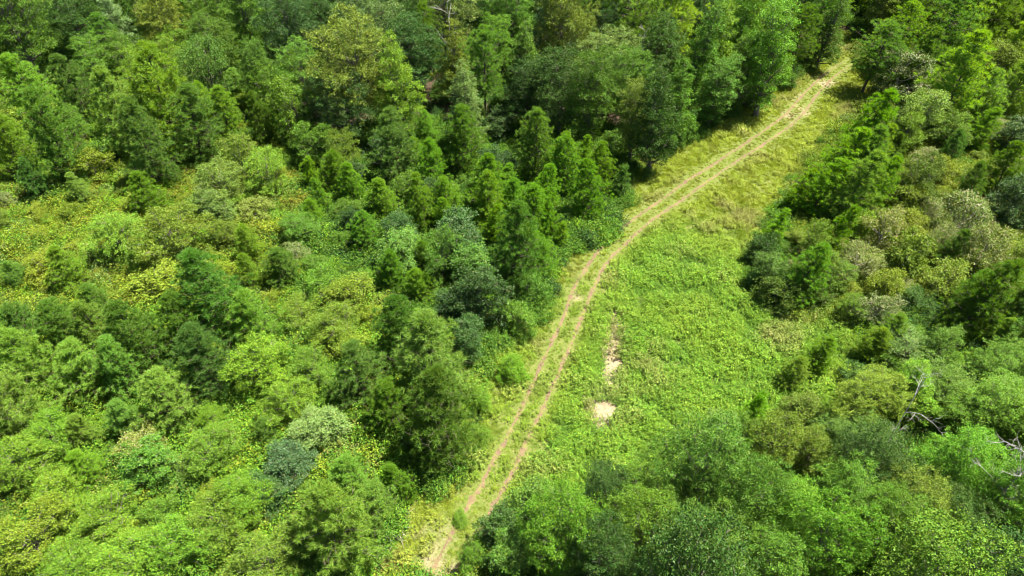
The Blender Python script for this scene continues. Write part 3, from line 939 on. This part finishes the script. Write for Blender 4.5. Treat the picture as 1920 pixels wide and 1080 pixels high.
# ---------------------------------------------------------------- stuff: weeds, grass, undergrowth
def stuff_protos():
    cols = {}
    def coll(name, meshes):
        c = bpy.data.collections.new(name)
        for i, me in enumerate(meshes):
            o = bpy.data.objects.new(name, me); c.objects.link(o)
        cols[name] = c
    ms = []
    for s in range(5):         # leafy weeds on upright stalks
        g = np.random.default_rng(400+s); P, D, Nn = [], [], []
        for k in range(17):
            b = np.array([*(g.normal(size=2)*0.20), 0]); top = b + np.array([g.normal()*0.10, g.normal()*0.10, g.uniform(0.25, 0.60)])
            for q in range(15):
                u = g.uniform(0.2, 1.0); P.append(b+(top-b)*u + g.normal(size=3)*0.02)
                D.append(rnd_dirs(1, g)[0]*np.array([1, 1, 0.4]) + np.array([0, 0, 0.55])); Nn.append(np.array([0, 0, 1.0]) + g.normal(size=3)*0.5)
        n = len(P); L = g.uniform(0.06, 0.125, n)
        V, Fa = leaves(np.array(P), np.array(D), unit(np.array(Nn)), L, L*g.uniform(0.25, 0.48, n)); ms.append(mesh_np('weed', V, Fa, 4, M_WEED))
    coll('weed', ms)
    ms = []
    for s in range(4):         # grass tufts
        g = np.random.default_rng(430+s); n = 130
        b = np.concatenate([g.normal(size=(n, 2))*0.20, np.zeros((n, 1))], 1)
        d = unit(np.concatenate([g.normal(size=(n, 2))*0.8, np.ones((n, 1))], 1)); L = g.uniform(0.12, 0.34, n)
        side = unit(np.cross(d, rnd_dirs(n, g)))
        V, Fa = leaves(b, d, np.cross(side, d), L, np.full(n, 0.03)); ms.append(mesh_np('grass', V, Fa, 4, M_WEED))
    coll('grass', ms)
    ms = []
    for s in range(6):         # low tangled undergrowth mound
        g = np.random.default_rng(460+s); k = 260
        d = rnd_dirs(k, g); d[:, 2] = abs(d[:, 2]); bump = np.array([1+0.5*noise.noise(Vector(v*2.2)+Vector((s*7.0, 0, 0))) for v in d])[:, None]
        C = d*np.array([0.66, 0.66, 0.62])*g.uniform(0.55, 1.1, (k, 1))*bump; C[:, 2] = np.maximum(C[:, 2], 0.05)
        p = np.repeat(C, 8, 0) + g.normal(size=(k*8, 3))*0.055; o = np.repeat(d, 8, 0)
        L = g.uniform(0.045, 0.085, k*8)
        V, Fa = leaves(p, o*0.5 + g.normal(size=(k*8, 3))*0.6, unit(np.array([0, 0, 0.8]) + o*0.4 + g.normal(size=(k*8, 3))*0.6), L, L*0.62)
        ms.append(mesh_np('undergrowth', V, Fa, 4, M_WEED))
    coll('undergrowth', ms)
    return cols
COLS = stuff_protos()
def scatter(name, coll, P, scale, tint, label=None, category=None, tall=1.0):
    n = len(P)
    Z = np.array([ground_z(a, b) for a, b in P])
    me = bpy.data.meshes.new(name); me.vertices.add(n)
    me.vertices.foreach_set('co', np.stack([P[:, 0], P[:, 1], Z-0.02], 1).astype(np.float32).ravel())
    g = np.random.default_rng(n)
    def attr(nm, ty, data, key='value'):
        a = me.attributes.new(nm, ty, 'POINT'); a.data.foreach_set(key, np.asarray(data, np.float32 if ty != 'INT' else np.int32).ravel())
    rot = np.stack([g.normal(size=n)*0.1, g.normal(size=n)*0.1, g.uniform(0, 6.28, n)], 1)
    attr('rot', 'FLOAT_VECTOR', rot, 'vector')
    attr('scl', 'FLOAT_VECTOR', np.stack([scale, scale, scale*tall*g.uniform(0.8, 1.2, n)], 1), 'vector')
    attr('tint', 'FLOAT_COLOR', np.concatenate([tint, np.ones((n, 1))], 1), 'color')
    o = link(bpy.data.objects.new(name, me)); o['kind'] = 'stuff'
    if label: o['label'] = label; o['category'] = category
    ng = bpy.data.node_groups.new(name, 'GeometryNodeTree')
    ng.interface.new_socket('Geometry', in_out='INPUT', socket_type='NodeSocketGeometry')
    ng.interface.new_socket('Geometry', in_out='OUTPUT', socket_type='NodeSocketGeometry')
    N, Lk = ng.nodes, ng.links
    gi = N.new('NodeGroupInput'); go = N.new('NodeGroupOutput')
    iop = N.new('GeometryNodeInstanceOnPoints'); ci = N.new('GeometryNodeCollectionInfo')
    ci.inputs['Collection'].default_value = coll; ci.inputs['Separate Children'].default_value = True; ci.inputs['Reset Children'].default_value = True
    def na(nm, ty):
        a = N.new('GeometryNodeInputNamedAttribute'); a.data_type = ty; a.inputs['Name'].default_value = nm
        return next(s for s in a.outputs if s.enabled and s.name == 'Attribute')
    e2r = N.new('FunctionNodeEulerToRotation'); Lk.new(na('rot', 'FLOAT_VECTOR'), e2r.inputs[0])
    Lk.new(gi.outputs[0], iop.inputs['Points']); Lk.new(ci.outputs[0], iop.inputs['Instance'])
    iop.inputs['Pick Instance'].default_value = True
    rv = N.new('FunctionNodeRandomValue'); rv.data_type = 'INT'
    imin = [s for s in rv.inputs if s.enabled and s.name == 'Min'][0]; imax = [s for s in rv.inputs if s.enabled and s.name == 'Max'][0]
    imin.default_value = 0; imax.default_value = len(coll.objects)-1
    Lk.new([s for s in rv.outputs if s.enabled][0], iop.inputs['Instance Index'])
    Lk.new(e2r.outputs[0], iop.inputs['Rotation']); Lk.new(na('scl', 'FLOAT_VECTOR'), iop.inputs['Scale'])
    Lk.new(iop.outputs[0], go.inputs[0])
    o.modifiers.new('scatter', 'NODES').node_group = ng
    return o

def fbm(P, sc, off=0.0, oct_=3):
    return np.array([sum(noise.noise(Vector((x*sc*2**k + off, y*sc*2**k, off)))/2**k for k in range(oct_)) for x, y in P])

# clearing cover
g = np.random.default_rng(55)
lo, hi = CLEAR.min(0), CLEAR.max(0)
n = int((hi[0]-lo[0])*(hi[1]-lo[1])*17.0)
P = g.uniform(lo, hi, (n, 2)); ins = inside(P); ed = edge_dist(P)
P, ed = P[ins | (ed < 1.2)], ed[ins | (ed < 1.2)]
rd = rut_dist(P); br = bare(P)
pxy = np.array([proj(x, y) for x, y in P])
# lush weeds right of the track in the lower clearing; short sunny grass on the left verge and the far strip
side = np.full(len(P), 1e9); mid_r = RUTS[1]
idx = np.array([np.argmin((mid_r[::4, 0]-x)**2 + (mid_r[::4, 1]-y)**2) for x, y in P])*4
tang = np.gradient(mid_r, axis=0)[np.minimum(idx, len(mid_r)-1)]
rel = P - mid_r[np.minimum(idx, len(mid_r)-1)]
right = (tang[:, 1]*rel[:, 0] - tang[:, 0]*rel[:, 1])/np.linalg.norm(tang, axis=1)     # >0 right of the track
nz1 = fbm(P, 0.16, 3.0); nz2 = fbm(P, 0.5, 9.0)
lush = 1/(1+np.exp(-(right-0.6)*1.8)) * 1/(1+np.exp(-(pxy[:, 1]-400 - (pxy[:, 0]-1200)*0.35)/26))
lush *= 1 - np.clip((right-10)/5, 0, 1)*(pxy[:, 1] < 560)
lush = np.clip(lush + 0.35*nz1 + 0.25*nz2*(right < 0), 0, 1)
lush = np.where((right < -1.8) & (pxy[:, 1] > 560) & (pxy[:, 1] < 900), np.maximum(lush, 0.45+0.5*nz2), lush)
lush = np.where((pxy[:, 1] > 520) & (np.abs(right+0.9) < 1.6), np.maximum(lush, 0.55+0.4*nz2), lush)
lush = np.where((pxy[:, 1] > 900) & (right < 0), lush*0.4, lush)
keep = g.uniform(0, 1, len(P)) < np.clip((rd-0.12)/0.32, 0.12, 1)*(1-np.clip(br*0.8-0.12+0.5*nz2, 0, 0.94))
P, rd, br, lush, nz1, nz2, pxy, right = [a[keep] for a in (P, rd, br, lush, nz1, nz2, pxy, right)]
c_lush = np.array([0.115, 0.220, 0.020]); c_yel = np.array([0.205, 0.265, 0.030]); c_dry = np.array([0.21, 0.175, 0.075]); c_dk = np.array([0.062, 0.150, 0.016])
isweed = g.uniform(0, 1, len(P)) < np.clip(0.42 + 0.7*lush - 0.5*np.clip(nz2*1.5, 0, 1), 0, 1)
tint = c_yel*(1-lush[:, None]) + c_lush*lush[:, None]
dry = np.clip((0.20*(1-lush) + 0.5*np.clip(nz1-0.1, 0, 1) + 0.5*nz2 + 0.4*nz1 + 0.35*np.exp(-rd*1.5) + 0.5*br - 0.25), 0, 0.85)[:, None]
tint = tint*(1-dry) + c_dry*dry
dk = np.clip(-nz2*1.2*lush, 0, 0.6)[:, None]; tint = tint*(1-dk) + c_dk*dk
tint *= (1 + g.normal(size=(len(P), 1))*0.13)
tint = np.clip(tint, 0.02, 0.5)
sc = np.where(isweed, 0.60 + 0.62*lush + 1.0*nz2, 0.75 + 0.35*nz1)*g.uniform(0.75, 1.2, len(P))*np.clip(0.22 + rd*0.55, 0.25, 1)
sc = np.clip(sc, 0.25, 1.8)
scatter('weeds', COLS['weed'], P[isweed], sc[isweed], tint[isweed], 'knee-high leafy green weeds covering the clearing beside the track', 'weeds')
scatter('grass', COLS['grass'], P[~isweed], sc[~isweed], tint[~isweed], 'short sunlit yellow-green grass along the verges and the far strip', 'grass')
print('clearing cover', len(P))

# undergrowth through the woods
n = 25000
Y = g.uniform(13, 122, n); X = g.uniform(-1, 1, n)*((Y*CS + CAM_H*SN)*0.75+6)
P = np.stack([X, Y], 1); ins = inside(P); ed = edge_dist(P); P = P[~ins | (ed < 0.6)]
pxy = np.array([proj(x, y, 0.4) for x, y in P]); nz1 = fbm(P, 0.09, 20.0); nz2 = fbm(P, 0.35, 31.0)
far = (pxy[:, 1] < 240) & (pxy[:, 0] > 540) & (pxy[:, 0] < 1500)
keep = (g.uniform(0, 1, len(P)) < np.where(far, 0.3, 0.92)*np.clip(0.85+1.1*nz2, 0.1, 1))
P, pxy, nz1, nz2, far = P[keep], pxy[keep], nz1[keep], nz2[keep], far[keep]
zt = []
for (px, py) in pxy:
    z = zone_of(px, py)
    if z is None: zt.append(T['mid'][1]); continue
    z = [q for q in z if 'pine' not in q[0]] or z
    r = g.uniform(0, sum(q[2] for q in z))
    for q in z:
        r -= q[2]
        if r <= 0: break
    zt.append(T[q[1]][1])
zt = np.array(zt)*(1 + g.normal(size=(len(P), 1))*0.15); zt = np.clip(zt, 0.015, 0.4)
scatter('undergrowth', COLS['undergrowth'], P, np.clip(1.45 + 0.45*(pxy[:, 0] < 800)*(pxy[:, 1] > 330) + 0.7*nz1 + g.normal(size=len(P))*0.25, 0.5, 2.3), zt,
        'low tangled undergrowth filling the ground between the trees and shrubs', 'undergrowth')
print('undergrowth', len(P))

# ---------------------------------------------------------------- labels: what it is, how it looks, where it stands
AREAS = [  # x0, y0, x1, y1, words
 (-999, -999, 320, 150, 'in the far left corner of the woods'), (320, -999, 620, 150, 'in the far woods left of centre'),
 (620, -999, 900, 130, 'at the top of the dark far woods'), (900, -999, 1200, 130, 'in the far woods right of centre'),
 (1200, -999, 1490, 130, 'in the far woods before the clearing narrows'), (1490, -999, 1610, 130, 'where the track vanishes into the trees'),
 (1610, -999, 1760, 180, 'right of the far end of the track'), (1760, -999, 2999, 180, 'in the far right corner'),
 (620, 130, 900, 270, 'in the shady wood left of centre'), (900, 130, 1200, 270, 'in the shady wood above the young pines'),
 (1200, 130, 1490, 300, 'on the wood edge along the far strip'),
 (-999, 150, 200, 320, 'in the upper left thicket'), (200, 150, 420, 320, 'in the pine patch of the upper left'), (420, 150, 620, 320, 'between the upper left pines and dark wood'),
 (-999, 320, 200, 560, 'in the yellowish scrub at the left edge'), (200, 320, 420, 560, 'in the yellowish scrub left of centre'),
 (420, 320, 640, 560, 'in the scrub below the shady gap'), (620, 270, 820, 420, 'among young pines below the dark wood'),
 (820, 270, 1010, 420, 'among young pines left of the track bend'), (1010, 270, 1200, 460, 'at the clearing edge by the track bend'),
 (640, 420, 830, 560, 'in the thicket around the dark shrubs'), (830, 420, 1060, 620, 'in the dark clump left of the track'),
 (-999, 560, 200, 760, 'among the pines at the left edge'), (200, 560, 420, 760, 'in the dense pine stand, lower left'),
 (420, 560, 600, 760, 'right of the dense lower left pines'), (600, 560, 1000, 700, 'around the golden scrub near the big pines'),
 (600, 700, 1000, 960, 'in the big pine cluster beside the track'), (420, 760, 600, 920, 'in the scrub left of the big pines'),
 (200, 760, 420, 920, 'in the pinkish brush, lower left'), (-999, 760, 200, 920, 'in the lower left scrub'),
 (-999, 920, 200, 2999, 'in the bottom left corner'), (200, 920, 420, 2999, 'at the bottom edge, left'), (420, 920, 860, 2999, 'at the bottom left of the track'),
 (1490, 180, 1660, 400, 'in the leaning pine row right of the clearing'), (1660, 180, 1800, 400, 'behind the leaning pine row'),
 (1800, 180, 2999, 400, 'at the upper right edge'), (1380, 400, 1600, 600, 'in the clump bulging into the clearing'),
 (1600, 400, 1760, 600, 'in the olive scrub on the right'), (1760, 400, 2999, 600, 'in the olive scrub at the right edge'),
 (1380, 600, 1600, 800, 'in the low brush right of the weeds'), (1600, 600, 1760, 740, 'above the broad crowns, lower right'),
 (1760, 600, 2999, 740, 'at the right edge above the broad crowns'), (860, 900, 1180, 2999, 'right of the track at the bottom'),
 (1180, 800, 1420, 2999, 'in the broad green crowns, bottom centre-right'), (1420, 740, 1660, 2999, 'in the broad crowns right of the weeds'),
 (1660, 740, 2999, 900, 'near the dead tree, lower right'), (1660, 900, 2999, 2999, 'in the bottom right corner'),
 (-999, -999, 2999, 2999, 'beside the clearing'),
]
WORDS = {'oak': 'spreading broadleaf tree', 'gum': 'upright broadleaf tree', 'young': 'young leafy tree', 'holly': 'glossy dense tree', 'bush': 'shrub',
         'wispy': 'wispy shrub', 'pine': 'bushy pine', 'tallpine': 'tall pine', 'sapling': 'pine sapling'}
GROUP = {'broadleaf_tree': 'broadleaf trees of the woods', 'pine_tree': 'pines of the woods', 'shrub': 'shrubs of the thicket'}
CAT = {'broadleaf_tree': 'tree', 'pine_tree': 'pine tree', 'shrub': 'shrub'}
ORD = ['', 'second', 'third', 'fourth', 'fifth', 'sixth', 'seventh', 'eighth', 'ninth', 'tenth', 'eleventh', 'twelfth']
buckets = {}
for t_ in THINGS:
    x, y = t_['pp']
    ar = next(a[4] for a in AREAS if a[0] <= x < a[2] and a[1] <= y < a[3])
    nb = f"{T[t_['tint']][0]} {WORDS[t_['key']]}"
    buckets.setdefault((nb, ar), []).append(t_)
for (nb, ar), L in buckets.items():
    L.sort(key=lambda q: q['pp'][0])
    for i, t_ in enumerate(L):
        if len(L) == 1: s = f"{nb} {ar}"
        elif i == 0: s = f"leftmost {nb} {ar}"
        elif i == len(L)-1: s = f"rightmost {nb} {ar}"
        else: s = f"{nb} {ORD[i]} from left, {ar}" if i < len(ORD) else f"{nb} {i+1}th from left, {ar}"
        t_['o']['label'] = t_['label'] or s
        t_['o']['category'] = CAT[t_['kind']]; t_['o']['group'] = GROUP[t_['kind']]
for k in GROUP: print(k, sum(1 for t_ in THINGS if t_['kind'] == k))

print('tris', sum((len(me.loops)-2*len(me.polygons)) for me in bpy.data.meshes))
